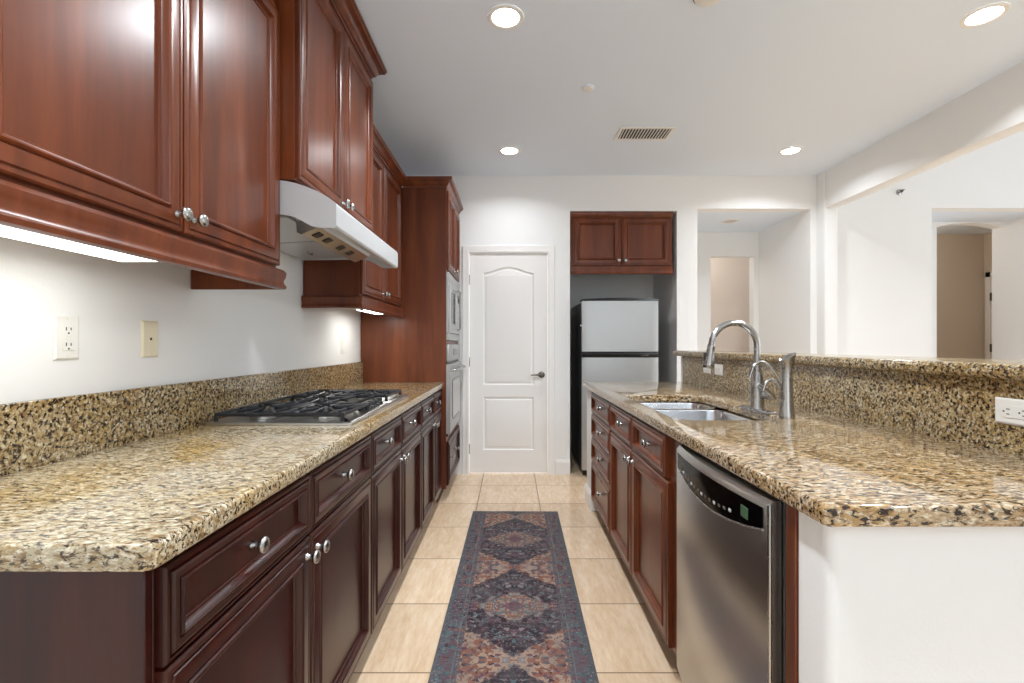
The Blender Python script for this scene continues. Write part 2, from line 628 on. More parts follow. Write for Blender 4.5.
# wall of the rooms behind the camera with the big windows the daylight comes through
w = MB()
for x0, x1, z0, z1 in ((XL, -1.0, 0, ZD), (-1.0, 3.9, 0, .35), (-1.0, 3.9, 2.6, ZD), (3.9, XF, 0, ZD)):
    w.box(x0, YN - .12, z0, x1, YN, z1)
struct(w.build('wall_front', M['wall'], None, 0))
w = MB()
for y0, y1, z0, z1 in ((YN, -.75, 0, ZD), (-.75, 3.95, 0, .22), (-.75, 3.95, 2.48, ZD), (3.95, YB, 0, ZD)):
    w.box(XF, y0, z0, XF + .12, y1, z1)
struct(w.build('wall_right', M['wall'], None, 0))
for k, (cx, cy, L, rz) in enumerate(((1.45, YN - .05, 4.9, 0), (XF + .05, 1.6, 4.7, PI / 2))):
    f = MB()
    for x in (-L / 2 + .025, -L / 6, L / 6, L / 2 - .025):
        f.box(x - .025, -.03, .42, x + .025, .03, 2.48)
    for z in (.445, 2.455):
        f.box(-L / 2, -.03, z - .025, L / 2, .03, z + .025)
    o = struct(f.build('window_%d' % (k + 1), M['trim'], None, 0))
    o.location = (cx, cy, 0)
    o.rotation_euler = (0, 0, rz)
# header over the opening to the dining room, with its pilaster
h = MB().box(XR, YN, 2.42, XR + .12, 4.31, ZD, .012, 2)
struct(h.build('wall_header', M['wall'], None, 40))
struct(MB().box(XR, 4.31, 0, XR + .12, YB, ZD, .015, 3).build('wall_pilaster', M['wall'], None, 40))
# refrigerator niche
w = MB().box(.415, YB + .12, 0, .535, 5.18, 2.55).box(1.522, YB + .12, 0, 1.62, 5.18, 2.55)
w.box(.415, 5.18, 0, 1.62, 5.26, 2.55).box(.535, YB + .12, 2.427, 1.522, 5.18, 2.55)
struct(w.build('wall_niche', M['wall'], None, 0))
# passage seen beside the niche
w = MB().box(2.754, YB + .12, 0, 2.86, 5.36, 2.55).box(1.62, 5.26, 0, 1.711, 5.36, 2.55)
w.box(1.62, 5.36, 0, 2.22, 5.46, 2.55).box(2.22, 5.36, 2.18, 2.70, 5.46, 2.55).box(2.70, 5.36, 0, 2.86, 5.46, 2.55)
w.box(1.62, 5.46, 0, 1.70, 5.95, 2.55).box(3.0, 5.46, 0, 3.1, 5.95, 2.55)
struct(w.build('wall_passage', M['wall'], None, 0))
struct(MB().box(1.62, 5.95, 0, 3.1, 6.05, 2.55).build('wall_passage_end', M['beige_light'], None, 0))
struct(MB().box(1.622, YB + .12, 2.45, 2.754, 5.36, 2.55).box(1.70, 5.46, 2.45, 3.0, 5.95, 2.55).build('ceiling_passage', M['ceil'], None, 0))
# passage beyond the dining room, with the arch and a hall behind it
w = MB().box(5.05, YB + .12, 0, 5.15, 4.95, 2.56).box(3.75, YB + .12, 0, 3.873, 4.95, 2.56)
struct(w.build('wall_hall_side', M['wall'], None, 0))
arch = [(3.75, 0), (4.38, 0), (4.38, 2.405)]
for k in range(1, 16):
    a = k / 16
    arch.append((4.38 + .67 * a, 2.405 + .046 * math.sin(PI * a) ** .8))
arch += [(5.05, 2.405), (5.05, 0), (5.25, 0), (5.25, 2.7), (3.75, 2.7)]
w = MB().prism(arch, lambda x, z: (x, 4.95, z), lambda x, z: (x, 5.05, z))
struct(w.build('wall_arch', M['wall'], None, 0))
struct(MB().box(3.873, YB + .12, 2.455, 5.05, 4.95, 2.56).build('ceiling_entry', M['ceil'], None, 0))
struct(MB().box(3.75, 5.05, 2.62, 6.2, 6.3, 2.7).build('ceiling_hall', M['ceil'], None, 0))
struct(MB().box(3.5, 6.2, 0, 6.2, 6.3, 2.7).box(3.65, 5.05, 0, 3.75, 6.2, 2.7).box(6.1, 5.05, 0, 6.2, 6.2, 2.7)
       .box(5.25, 4.95, 0, 6.2, 5.05, 2.7).build('wall_hall_end', M['beige'], None, 0))
# door casing on the hall's right side with the hinges of its door
struct(MB().box(6.08, 6.10, 0, 6.10, 6.17, 2.12, .004).box(6.08, 5.26, 0, 6.10, 5.33, 2.12, .004)
       .box(6.08, 5.26, 2.05, 6.10, 6.17, 2.12, .004).build('trim_4', M['trim'], None))
hd = MB().box(6.086, 5.332, .01, 6.098, 6.098, 2.045).build('door_2', M['trim'], None)
struct(hd)
for z in (1.80, 1.15, .3):
    MB().box(6.068, 6.07, z - .05, 6.087, 6.10, z + .05, .003).build('hinge', M['handle_dark'], hd)
hall_fill_light = bpy.data.lights.new('hall_fill_light', 'POINT')  # unseen fill light, added to brighten the hall behind the arch
hall_fill_light.energy = 4
hall_fill_light.color = (1, .93, .84)
hall_fill_light.shadow_soft_size = .12
o = bpy.data.objects.new('hall_fill_light', hall_fill_light); o.location = (4.6, 5.7, 2.45); COL.objects.link(o)
pl2 = hall_fill_light.copy(); pl2.energy = 2.5
o = bpy.data.objects.new('passage_fill_light', pl2); o.location = (2.1, 5.7, 2.38); COL.objects.link(o)  # second unseen fill, added to brighten the end of the passage

# half wall of the island: long run, near end cap, far end cap
struct(MB().box(1.354, .885, 0, 1.47, 3.86, 1.103, .012, 3).build('wall_island', M['wall'], None, 40))
pts = rrect(.586, .885, 1.352, .981, [.022, 0, 0, 0])
struct(MB().prism(pts, lambda x, y: (x, y, 0), lambda x, y: (x, y, .868)).build('wall_island_near', M['wall'], None, 40))
struct(MB().box(.572, 3.43, 0, 1.352, 3.68, .868, .012, 3).build('wall_island_far', M['wall'], None, 40))

# baseboards and casing
BB = [(0, 0), (.014, 0), (.014, .105), (.011, .118), (.006, .126), (.004, .135), (0, .135)]
struct(MB().sweep([(.402, YB), (.535, YB)], BB).build('baseboard_back', M['trim'], None, 0))
struct(MB().sweep([(1.352, 3.68), (.572, 3.68), (.572, 3.44)][::-1] and [(.60, 3.681), (.572, 3.681), (.572, 3.44)], BB)
       .build('baseboard_island', M['trim'], None, 0))
c = MB()
CP = [(0, 0), (0, -.016), (.012, -.020), (.03, -.013), (.05, -.016), (.058, -.016), (.062, 0)]
# casing profile runs outward from the door opening
loops = []
for (x, z, dx, dz) in ((-.396, 0, -1, 0), (-.396, 2.045, -1, 1), (.332, 2.045, 1, 1), (.332, 0, 1, 0)):
    loops.append([(x + dx * o, YB + y, z + dz * o) for o, y in CP])
c.rings(loops, True, True)
struct(c.build('trim_1', M['trim'], None, 30))


def arch_door():
    """panel door with an arched upper panel, local: x across, z up, faces -y at y=0"""
    W, H, T = .72, 2.03, .035
    bm = bmesh.new()
    outer = [(0, 0), (W, 0), (W, H), (0, H)]
    lower = [(.125, .21), (W - .125, .21), (W - .125, .70), (.125, .70)]
    upper = [(.125, .81), (W - .125, .81), (W - .125, 1.845)]
    for k in range(1, 24):
        a = k / 24
        s_ = .5 - .5 * math.cos(2 * PI * a)
        upper.append((W - .125 - (W - .25) * a, 1.845 + .055 * s_ ** .9))
    upper.append((.125, 1.845))
    es = []
    for lp in (outer, lower, upper):
        vs = [bm.verts.new((p[0], 0, p[1])) for p in lp]
        for i in range(len(vs)):
            es.append(bm.edges.new((vs[i], vs[(i + 1) % len(vs)])))
    bmesh.ops.triangle_fill(bm, use_beauty=True, edges=es)
    m = MB()
    m.bm.free()
    m.bm = bm
    for lp in (lower, upper):
        st = [(0, 0), (.006, .006), (.012, .008), (.022, .008), (.030, .002), (.036, .001)]
        m.rings([[(p[0], y, p[1]) for p in inset(lp, d)] for d, y in st])
    m.rings([[(p[0], y, p[1]) for p in outer] for y in (0, T)])
    bmesh.ops.remove_doubles(bm, verts=bm.verts, dist=1e-5)
    return m


d = struct(arch_door().build('door_1', M['trim'], None, 25))
d.location = (-.392, YB + .006, .012)
hd = MB()
hd.lathe([(.030, 0), (.030, -.006), (.024, -.010), (.011, -.012), (.010, -.045)], (.665, 0, .905), (0, 1, 0))
hd.tube([(.665, -.042, .905), (.64, -.046, .905), (.60, -.045, .907), (.565, -.042, .903)], [.010, .010, .008, .007], 10)
hd.build('door_handle', M['handle_dark'], d)
for z in (1.78, 1.02, .22):
    MB().tube([(-.004, -.006, z - .045), (-.004, -.006, z + .045)], .007, 8).build('hinge', M['nickel'], d)

# ------------------------------------------------------------------ cabinet fronts
DOOR = [(0, 0), (0, -.014), (.004, -.018), (.0115, -.0185), (.013, -.0145), (.0155, -.0145), (.018, -.0195), (.024, -.0215), (.046, -.0205), (.0475, -.0175), (.049, -.0175), (.0515, -.0235),
        (.055, -.0255), (.059, -.023), (.062, -.015), (.067, -.0105), (.0695, -.0105), (.0715, -.006), (.078, -.006)]
DRAWER = [(0, 0), (0, -.014), (.003, -.018), (.0075, -.0185), (.009, -.0145), (.011, -.0145), (.013, -.0195), (.017, -.0215), (.0275, -.0205), (.0285, -.0175), (.030, -.0175), (.032, -.0235),
          (.0345, -.0245), (.038, -.016), (.043, -.011), (.045, -.011), (.0465, -.007), (.052, -.007)]
_knob = None


def knob(parent, x, y, z):
    global _knob
    if _knob is None:
        m = MB()
        m.lathe([(.0095, 0), (.0095, -.003), (.0065, -.006), (.0065, -.015), (.011, -.018), (.0165, -.021), (.0178, -.025),
                 (.0165, -.029), (.012, -.032), (.005, -.0335)], (0, 0, 0), (0, 1, 0), 18)
        o = m.build('knob', M['nickel'], parent, 50)
        _knob = o.data
    else:
        o = bpy.data.objects.new('knob', _knob)
        COL.objects.link(o)
        o.parent = parent
    o.location = (x, y, z)
    return o


def front(parent, name, x0, z0, x1, z1, mat, kx=None, kz=None, steps=None):
    st = steps or (DOOR if name == 'door' else DRAWER)
    o = MB().panel(x0, z0, x1, z1, st).build(name, mat, parent, 28)
    if kx is not None:
        knob(o, kx, -.0068 if name == 'drawer' else -.0203, kz)
    return o


G = .003


def base_cabinet(label, loc, rz, w, bays, mat, group, depth=.60, side=None):
    """bays: (x0, x1, kind, knob side)"""
    t = thing('base_cabinet', label, 'cabinet', loc, rz, group)
    b = MB().box(0, 0, .095, w, depth, .868, .001, 1)
    b.build('body', mat, t)
    MB().box(.0, .07, 0, w, depth, .094).build('toe_kick', M['toe'], t, 0)
    for x0, x1, kind, side_k in bays:
        if kind == 'door':
            front(t, 'drawer', x0 + G, .705, x1 - G, .858, mat, (x0 + x1) / 2, .783)
            kx = x1 - .032 if side_k > 0 else x0 + .032
            front(t, 'door', x0 + G, .100, x1 - G, .698, mat, kx, .655)
        else:
            for z0, z1 in ((.715, .858), (.545, .709), (.375, .539), (.100, .369)):
                front(t, 'drawer', x0 + G, z0, x1 - G, z1, mat, (x0 + x1) / 2, (z0 + z1) / 2)
    if side:
        MB().box(-.001 - .016, .0, 0, -.001, depth, .868, .002, 1).build('side_panel', mat, t)
    return t


GL = 'base cabinets under the left worktop'
Y0 = .731
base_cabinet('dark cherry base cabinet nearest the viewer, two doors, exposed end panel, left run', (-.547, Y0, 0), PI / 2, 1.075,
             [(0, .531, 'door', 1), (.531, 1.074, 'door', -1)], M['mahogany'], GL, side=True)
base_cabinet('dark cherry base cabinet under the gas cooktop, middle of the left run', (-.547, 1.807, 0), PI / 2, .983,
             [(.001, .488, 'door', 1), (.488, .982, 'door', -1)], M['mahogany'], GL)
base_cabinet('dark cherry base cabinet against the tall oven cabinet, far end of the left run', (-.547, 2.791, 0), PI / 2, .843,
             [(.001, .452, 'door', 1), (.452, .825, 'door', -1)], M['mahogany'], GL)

GI = 'base cabinets under the island worktop'
base_cabinet('dark cherry island cabinet with a stack of four drawers, at the far end', (.582, 3.425, 0), -PI / 2, .667,
             [(.01, .664, 'drawers', 0)], M['cherry'], GI, depth=.70)
t = thing('base_cabinet', 'dark cherry island sink cabinet with two doors below two false drawers, beside the dishwasher', 'cabinet',
          (.582, 2.757, 0), -PI / 2, GI)
bx = MB().box(0, 0, .095, 1.115, .02, .868).box(0, .02, .095, .018, .70, .868).box(1.097, .02, .095, 1.115, .70, .868)
bx.box(.018, .02, .095, 1.097, .70, .12).box(.018, .69, .12, 1.097, .70, .868)
bx.build('body', M['cherry'], t, 0)
MB().box(0, .07, 0, 1.115, .70, .094).build('toe_kick', M['toe'], t, 0)
for x0, x1, xd, kx in ((.004, .497, .497, .465), (.500, .992, 1.024, .534)):
    front(t, 'drawer', x0 + G, .705, x1 - G, .858, M['cherry'], (x0 + x1) / 2, .783)
    front(t, 'door', x0 + G, .100, xd - G, .698, M['cherry'], kx, .655)

tag(MB().box(.581, .984, 0, 1.20, 1.020, .868, .002, 1).build('filler_panel', M['cherry'], None),
    'narrow upright cherry panel between the dishwasher and the white island end wall', 'panel')

# ------------------------------------------------------------------ dishwasher
t = thing('dishwasher', 'stainless steel dishwasher with bowed door and black control panel, built into the island', 'dishwasher', (.582, 1.638, 0), -PI / 2)
W = .606
MB().box(.004, .006, .10, W, .60, .862).build('tub', M['black'], t, 0)


def bow(u):
    return -.024 - .022 * (1 - (2 * u - 1) ** 2)


def dz_low(u):  # lower edge of the control panel, a shallow smile
    return .792 - .036 * (1 - (2 * u - 1) ** 2)


m = MB()
N = 24
XI0, XI1 = .012, .594
loops = []
for k in range(N + 1):
    u = k / N
    x = XI0 + (XI1 - XI0) * u
    loops.append([(x, .004, .105), (x, bow(u) + .006, .105), (x, bow(u), .112), (x, bow(u), .845), (x, bow(u) + .010, .858), (x, .004, .858)])
m.rings(loops, True, True)
m.build('door', M['steel'], t, 50)
m = MB().tube([(XI1 + .003, -.021, .11), (XI1 + .003, -.023, .5), (XI1 + .003, -.023, .85)], .005, 8)
m.build('door_edge', M['nickel'], t)
m = MB()


def cp(u, v):
    uu = .03 + .94 * u
    zt = .838
    zl = dz_low(u)
    return (XI0 + (XI1 - XI0) * uu, bow(uu) - .0015, zl + (zt - zl) * v)


m.grid(cp, 24, 4)
bmesh.ops.solidify(m.bm, geom=list(m.bm.faces), thickness=-.0015)
cpo = m.build('control_panel', M['gloss_black'], t, 50)
m = MB().tube([(XI0 + (XI1 - XI0) * (.03 + .94 * k / 20), bow(.03 + .94 * k / 20) - .001, dz_low(k / 20) - .003) for k in range(21)], .003, 8)
m.build('panel_rim', M['nickel'], t)
for k in range(14):
    u = .14 + .047 * k
    zz = (dz_low((u - .03) / .94)) + .022
    MB().box(XI0 + (XI1 - XI0) * u - .006, bow(u) - .0035, zz - .004, XI0 + (XI1 - XI0) * u + .006, bow(u) - .001, zz + .004, .001, 1) \
        .build('button', M['off_lens'] if k % 3 == 1 else M['handle_dark'], cpo)
u = .86
MB().box(XI0 + (XI1 - XI0) * u - .017, bow(u) - .004, .792, XI0 + (XI1 - XI0) * u + .017, bow(u) - .0015, .820, .0012, 1) \
    .build('sticker', M['green'], cpo, label='small green square sticker')
MB().box(.004, .05, 0, W, .30, .099).build('kick_plate', M['black'], t, 0)

# ------------------------------------------------------------------ worktops, backsplashes, bar top
o = slab('countertop', [rrect(-1.127, .69, -.518, 3.634, [0, .02, 0, 0])], .869, .91, .009, M['granite_left'])
tag(o, 'long speckled cream and gold granite worktop on the left, holding the gas cooktop', 'countertop', 'granite worktops')
tag(MB().box(-1.148, .69, .871, -1.128, 3.634, 1.066, .002, 1).build('backsplash', M['granite_splash'], None),
    'low granite backsplash along the left wall behind the cooktop', 'backsplash', 'granite backsplashes')
SINK = rrect(.635, 1.835, 1.058, 2.72, .075, 8)
o = slab('countertop', [[(.545, 3.70)] + rrect(.561, .858, 1.329, 3.70, [.015, 0, 0, 0])[:-1], SINK], .870, .91, .009, M['granite_island'])
tag(o, 'speckled gold granite island worktop with the sink cut into it', 'countertop', 'granite worktops')
tag(MB().box(1.331, .885, .872, 1.352, 1.899, 1.104, .001, 1).build('backsplash', M['granite_splash'], None),
    'near length of granite backsplash on the island half wall, around the right-hand power outlet', 'backsplash', 'granite backsplashes')
tag(MB().box(1.331, 1.901, .872, 1.352, 3.75, 1.104, .001, 1).build('backsplash', M['granite_splash'], None),
    'far length of granite backsplash behind the sink faucet, under the raised bar', 'backsplash', 'granite backsplashes')
o = slab('bar_top', [rrect(1.288, .80, 1.66, 3.90, [.02, .02, .12, .06])], 1.106, 1.148, .019, M['granite_splash'])
tag(o, 'raised granite bar ledge with rounded edge on top of the island half wall', 'bar top')

# ------------------------------------------------------------------ cooktop
t = thing('cooktop', 'stainless gas cooktop with black cast iron grates set on the left worktop', 'cooktop', (-1.095, 1.705, .911))
CW, CL = .528, .95
m = MB()
lp = rrect(0, 0, CW, CL, .012, 4)
m.rings([[(x, y, 0) for x, y in lp], [(x, y, .007) for x, y in lp], [(x, y, .010) for x, y in inset(lp, .004)],
         [(x, y, .010) for x, y in inset(lp, .018)], [(x, y, .005) for x, y in inset(lp, .03)]], True, True)
m.build('tray', M['steel'], t)
for bx_, by_, r in ((.14, .16, .045), (.37, .16, .036), (.24, CL / 2, .055), (.14, CL - .16, .045), (.37, CL - .16, .036)):
    b = MB().lathe([(r + .012, .006), (r + .012, .012), (r, .016), (r, .024)], (bx_, by_, 0), (0, 0, 1), 24).build('burner', M['steel'], t)
    MB().lathe([(r * 1.08, .0245), (r * 1.08, .030), (r * .95, .034)], (bx_, by_, 0), (0, 0, 1), 24).build('burner_cap', M['iron'], b)


def grate(y0, y1, x1, cx_list):
    m = MB()
    r, z = .0070, .035
    x0 = .03

    def bar(a, b, za=z, zb=z):
        m.tube([(a[0], a[1], za), (b[0], b[1], zb)], r, 6)
    for a, b in (((x0, y0), (x1, y0)), ((x1, y0), (x1, y1)), ((x1, y1), (x0, y1)), ((x0, y1), (x0, y0))):
        bar(a, b)
    for x, y in ((x0, y0), (x1, y0), (x1, y1), (x0, y1)):
        m.tube([(x, y, z), (x, y, .0105)], [r, r * 1.2], 6)
    ym = (y0 + y1) / 2
    if len(cx_list) > 1:
        bar(((x0 + x1) / 2, y0), ((x0 + x1) / 2, y1))
    for cx in cx_list:
        rr = .022
        for sx, sy, ex, ey in ((-1, -1, -.115, y0 - ym), (1, -1, .115, y0 - ym), (1, 1, .115, y1 - ym), (-1, 1, -.115, y1 - ym)):
            bar((cx + ex * .9, ym + ey), (cx + sx * rr, ym + sy * rr), z, z + .006)
        bar((cx - .115, ym), (cx - rr * 1.4, ym), z, z + .006)
        bar((cx + .115, ym), (cx + rr * 1.4, ym), z, z + .006)
        for sx in (-1, 1):
            bar((cx + sx * .06, y0), (cx + sx * .1, y1))
        bar((cx, y0), (cx, ym - rr * 1.4), z, z + .006)
        bar((cx, y1), (cx, ym + rr * 1.4), z, z + .006)
    return m


grate(.022, .312, .485, (.14, .37)).build('grate', M['iron'], t)
grate(.318, .617, .425, (.235,)).build('grate', M['iron'], t)
grate(.623, .913, .485, (.14, .37)).build('grate', M['iron'], t)
for k in range(5):
    MB().lathe([(.019, .0055), (.019, .012), (.016, .014), (.015, .030), (.013, .033)], (.458, .342 + .0625 * k, 0), (0, 0, 1), 18).build('knob', M['black'], t)

# ------------------------------------------------------------------ upper cabinets on the left wall
CROWN = [(0, 0), (.006, 0), (.008, .012), (.016, .018), (.022, .034), (.034, .052), (.046, .060), (.048, .072), (.052, .075), (.052, .088), (0, .088)]
RAIL = [(.002, 0), (.018, 0), (.026, -.010), (.024, -.026), (.019, -.040), (.021, -.052), (.026, -.058), (.024, -.068), (.016, -.070), (.002, -.070)]


def shift(prof, dz):
    return [(o, z + dz) for o, z in prof]


GU = 'upper cabinets on the left wall'


def wall_cabinet(label, loc, rz, w, depth, zb, zt, doors, mat, group, rail=None, crown=None, dt=None, db=None, knob_z=.04, cs=1.0):
    t = thing('upper_cabinet', label, 'cabinet', loc, rz, group)
    h = zt - zb
    MB().box(0, 0, 0, w, depth, h, .001, 1).build('body', mat, t)
    for x0, x1, side_k in doors:
        kx = x1 - .03 if side_k > 0 else x0 + .03
        z0, z1 = (db or .012), h - (dt or .012)
        front(t, 'door', x0 + G, z0, x1 - G, z1, mat, kx, z0 + knob_z)
    if rail:
        MB().sweep(rail, [(max(o, 0), z) for o, z in shift(RAIL, -.001)]).build('light_rail', mat, t, 40)
    if crown:
        MB().sweep(crown, shift([(o * cs, z * .8 * (1 + (cs - 1) * .3)) for o, z in CROWN], h - .002)).build('crown_moulding', mat, t, 40)
    return t


w1 = 1.0
wall_cabinet('large cherry upper cabinet nearest the viewer, over the power outlet, with a lit strip beneath', (-.84, .708, 1.466), PI / 2, w1, .306, 1.466, 2.42,
             [(0, .497, 1), (.499, w1, -1)], M['cherry'], GU, rail=[(.001, 0), (w1, 0), (w1, .304)], crown=[(0, 0), (w1, 0)], dt=.04)
w2 = .921
wall_cabinet('tallest cherry upper cabinet mounted above the range hood', (-.777, 1.711, 1.788), PI / 2, w2, .37, 1.788, 2.66,
             [(.002, w2 / 2 - .001, 1), (w2 / 2 + .001, w2 - .002, -1)], M['cherry'], GU, crown=[(-.0005, .368), (-.0005, 0), (w2 + .0005, 0), (w2 + .0005, .368)], db=.006, dt=.03, knob_z=.036, cs=1.4)
w3 = .998
wall_cabinet('cherry upper cabinet between the range hood and the tall oven cabinet', (-.84, 2.636, 1.466), PI / 2, w3, .306, 1.466, 2.385,
             [(.012, .44, 1), (.443, .935, -1)], M['cherry'], GU, rail=[(0, .305), (0, 0), (w3, 0)], crown=[(0, 0), (w3 - .003, 0)], dt=.03)
wf = .95
wall_cabinet('cherry two-door cabinet fitted in the wall niche above the refrigerator', (.539, 4.462, 1.918), 0, wf, .36, 1.918, 2.385,
             [(.018, wf / 2 - .002, 1), (wf / 2 + .002, wf - .018, -1)], M['cherry'], None, rail=[(0, 0), (wf, 0)],
             crown=None, dt=.012).__setitem__('group', 'upper cabinets')
fc = [o for o in bpy.data.objects if o.get('group') == 'upper cabinets'][0]
del fc['group']
MB().sweep([(0, 0), (wf, 0)], [(0, .452), (.006, .452), (.012, .462), (.022, .475), (.026, .485), (.026, .505), (0, .505)]).build('crown_moulding', M['cherry'], fc, 40)

# under-cabinet strip lights
def strip(label, loc, L, wdt, up=.024):
    t = thing('strip_light', label, 'light', loc, PI / 2, 'strip lights under the upper cabinets')
    MB().box(0, 0, -.022, L, wdt, up, .003, 2).build('housing', M['white'], t)
    MB().box(.03, .012, -.027, L - .03, wdt - .012, -.0225, .002, 2).build('diffuser', M['strip_lens'], t)
    MB().box(.006, wdt * .4, -.029, .02, wdt * .6, -.0225, .001, 1).build('switch', M['handle_dark'], t)
    return t


strip('long glowing strip light under the nearest upper cabinet', (-.86, .72, 1.441), .56, .17)
strip('short glowing strip light under the far upper cabinet beside the oven cabinet', (-.90, 3.02, 1.441), .46, .10)
area('strip_lamp', (-.945, 1.0, 1.405), (0, 0, 0), .12, .5, 0.12, (1, 1, .97))
area('strip_lamp', (-.95, 3.25, 1.405), (0, 0, 0), .07, .38, 0.6, (1, .97, .92))

# ------------------------------------------------------------------ range hood
t = thing('range_hood', 'stainless range hood with curved top under the upper cabinet above the cooktop', 'range hood', (0, 1.711, 1.6))
HL = .92
prof = [(-1.148, .184), (-.83, .184), (-.80, .180), (-.765, .172), (-.73, .160), (-.69, .143), (-.655, .123), (-.635, .108), (-.628, .10), (-.626, .09), (-.626, .022), (-.632, .015)]
shell = prof + [(-.690, .015), (-.715, .020), (-.75, .040), (-.78, .055), (-.82, .062), (-1.148, .058)]
inner = prof + [(-.655, .016), (-.66, .055), (-.80, .078), (-1.148, .060)]
m = MB()
e1 = [(x, z) for x, z in shell]
for y0, y1 in ((0, .004), (HL - .004, HL)):
    m.prism(e1, lambda x, z, y=y0: (x, y, z), lambda x, z, y=y1: (x, y, z))
m.prism(inner, lambda x, z: (x, .004, z), lambda x, z: (x, HL - .004, z))
m.build('canopy', M['hood'], t, 40)
for k in range(2):
    y0 = .06 + k * .41
    f = MB()
    # filter lies on the sloping underside
    f.prism([(-1.12, .052), (-.83, .0675), (-.83, .0745), (-1.12, .0585)], lambda x, z, y=y0: (x, y, z), lambda x, z, y=y0: (x, y + .39, z))
    fo = f.build('filter', M['hood'], t, 0)
    MB().tube([(-1.0, y0 + .17, .056), (-1.0, y0 + .17, .046), (-1.0, y0 + .22, .046), (-1.0, y0 + .22, .056)], .004, 6).build('pull_ring', M['nickel'], fo)
for y0 in (.10, .72):
    MB().prism([(-.815, .0665), (-.765, .0625), (-.765, .067), (-.815, .0735)], lambda x, z, y=y0: (x, y, z), lambda x, z, y=y0: (x, y + .11, z)).build('lamp', M['off_lens'], t, 0)
pod = [(-.815, .064), (-.812, .022), (-.795, .014), (-.725, .042), (-.715, .058)]
po = MB().prism(pod, lambda x, z: (x, .10, z), lambda x, z: (x, .72, z)).build('control_pod', M['steel'], t, 30)
for k, y in enumerate((.17, .27, .42, .54)):
    s = MB().box(-.017, -.024, -.003, .017, .024, .003, .0028, 2).build('switch', M['black'], po)
    s.location = (-.7605, y, .0265)
    s.rotation_euler = (0, math.radians(-21.8), 0)

# ------------------------------------------------------------------ tall oven cabinet with microwave and oven
TW = .785
t = thing('oven_cabinet', 'tall cherry cabinet housing the microwave and wall oven at the far left', 'cabinet', (-.50, 3.637, 0), PI / 2)
D = .645
m = MB()
for xs in (0, TW - .02):
    m.prism([(.06, 0), (D, 0), (D, 2.385), (0, 2.385), (0, .1), (.06, .1)], lambda y, z: (xs, y, z), lambda y, z: (xs + .02, y, z))
m.box(.02, D - .015, .1, TW - .02, D, 2.385)
m.box(.02, 0, 1.752, TW - .02, D - .015, 2.385).box(.02, 0, .10, TW - .02, D - .015, .49).box(.02, 0, 1.20, TW - .02, D - .015, 1.226)
m.build('body', M['cherry_side'], t, 0)
MB().box(.02, .06, 0, TW - .02, D - .1, .099).build('toe_kick', M['toe'], t, 0)
front(t, 'door', .012 + G, 1.768, TW / 2 - G / 2, 2.365, M['cherry'], TW / 2 - .03, 1.80)
front(t, 'door', TW / 2 + G / 2, 1.768, TW - .012 - G, 2.365, M['cherry'], TW / 2 + .03, 1.80)
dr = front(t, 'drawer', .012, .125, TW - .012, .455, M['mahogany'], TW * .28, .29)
knob(dr, TW * .72, -.0068, .29)
MB().sweep([(-.0005, .325), (-.0005, 0), (TW, 0)], shift([(o, z * .8) for o, z in CROWN], 2.383)).build('crown_moulding', M['cherry'], t, 40)
# microwave
t = thing('microwave', 'built-in stainless microwave above the wall oven', 'microwave', (-.50, 3.637, 1.228), PI / 2)
MB().box(.03, .004, .004, TW - .03, .42, .515).build('housing', M['black'], t, 0)
m = MB()
for x0, x1, z0, z1 in ((.015, TW - .015, 0, .055), (.015, TW - .015, .465, .522), (.015, .075, .055, .465), (TW - .075, TW - .015, .055, .465)):
    m.box(x0, -.020, z0, x1, .002, z1, .003, 1)
m.build('trim_frame', M['steel_light'], t)
dr = MB().panel(.078, .058, .54, .462, [(0, .002), (0, -.022), (.004, -.026), (.05, -.026), (.054, -.022), (.07, -.022)]).build('door', M['steel_light'], t, 30)
MB().box(.155, -.0245, .135, .465, -.0225, .385).build('window', M['gloss_black'], dr)
MB().tube([(.52, -.028, .09), (.52, -.05, .10), (.52, -.05, .42), (.52, -.028, .43)], .007, 8).build('handle', M['nickel'], dr)
cp_ = MB().box(.544, -.024, .058, TW - .078, .002, .462, .002, 1).build('control_panel', M['steel_light'], t)
for k in range(4):
    for j in range(3):
        MB().box(.568 + j * .042, -.0265, .10 + k * .05, .598 + j * .042, -.0235, .135 + k * .05, .001, 1).build('button', M['off_lens'], cp_)
MB().box(.568, -.0255, .33, .683, -.0235, .40).build('display', M['gloss_black'], cp_)
# wall oven
t = thing('built_in_oven', 'stainless wall oven below the built-in microwave', 'oven', (-.50, 3.637, .492), PI / 2)
MB().box(.03, .004, .004, TW - .03, .56, .705).build('housing', M['black'], t, 0)
m = MB().box(.015, -.022, .575, TW - .015, .002, .706, .004, 2)
cp_ = m.build('control_panel', M['steel_light'], t)
MB().box(.28, -.024, .615, .50, -.0215, .67).build('display', M['gloss_black'], cp_)
MB().box(.018, -.006, .553, TW - .018, .002, .5745).build('vent_strip', M['black'], t)
m = MB().panel(.015, .025, TW - .015, .552, [(0, .002), (0, -.024), (.005, -.030), (.075, -.030)])
dr = m.build('door', M['steel_light'], t, 30)
lp = rrect(.14, .11, TW - .14, .43, .05, 6)
MB().prism(lp, lambda x, z: (x, -.0302, z), lambda x, z: (x, -.033, z)).build('window', M['gloss_black'], dr, 30)
MB().prism(inset(lp, .012), lambda x, z: (x, -.0331, z), lambda x, z: (x, -.0345, z)).build('window_glass', M['off_lens'], dr, 30)
MB().tube([(.06, -.030, .505), (.06, -.066, .505), (.09, -.074, .505), (TW - .09, -.074, .505), (TW - .06, -.066, .505), (TW - .06, -.030, .505)], .011, 10).build('handle', M['nickel'], dr)
MB().box(.015, -.012, .002, TW - .015, .002, .022).build('bottom_vent', M['black'], t)

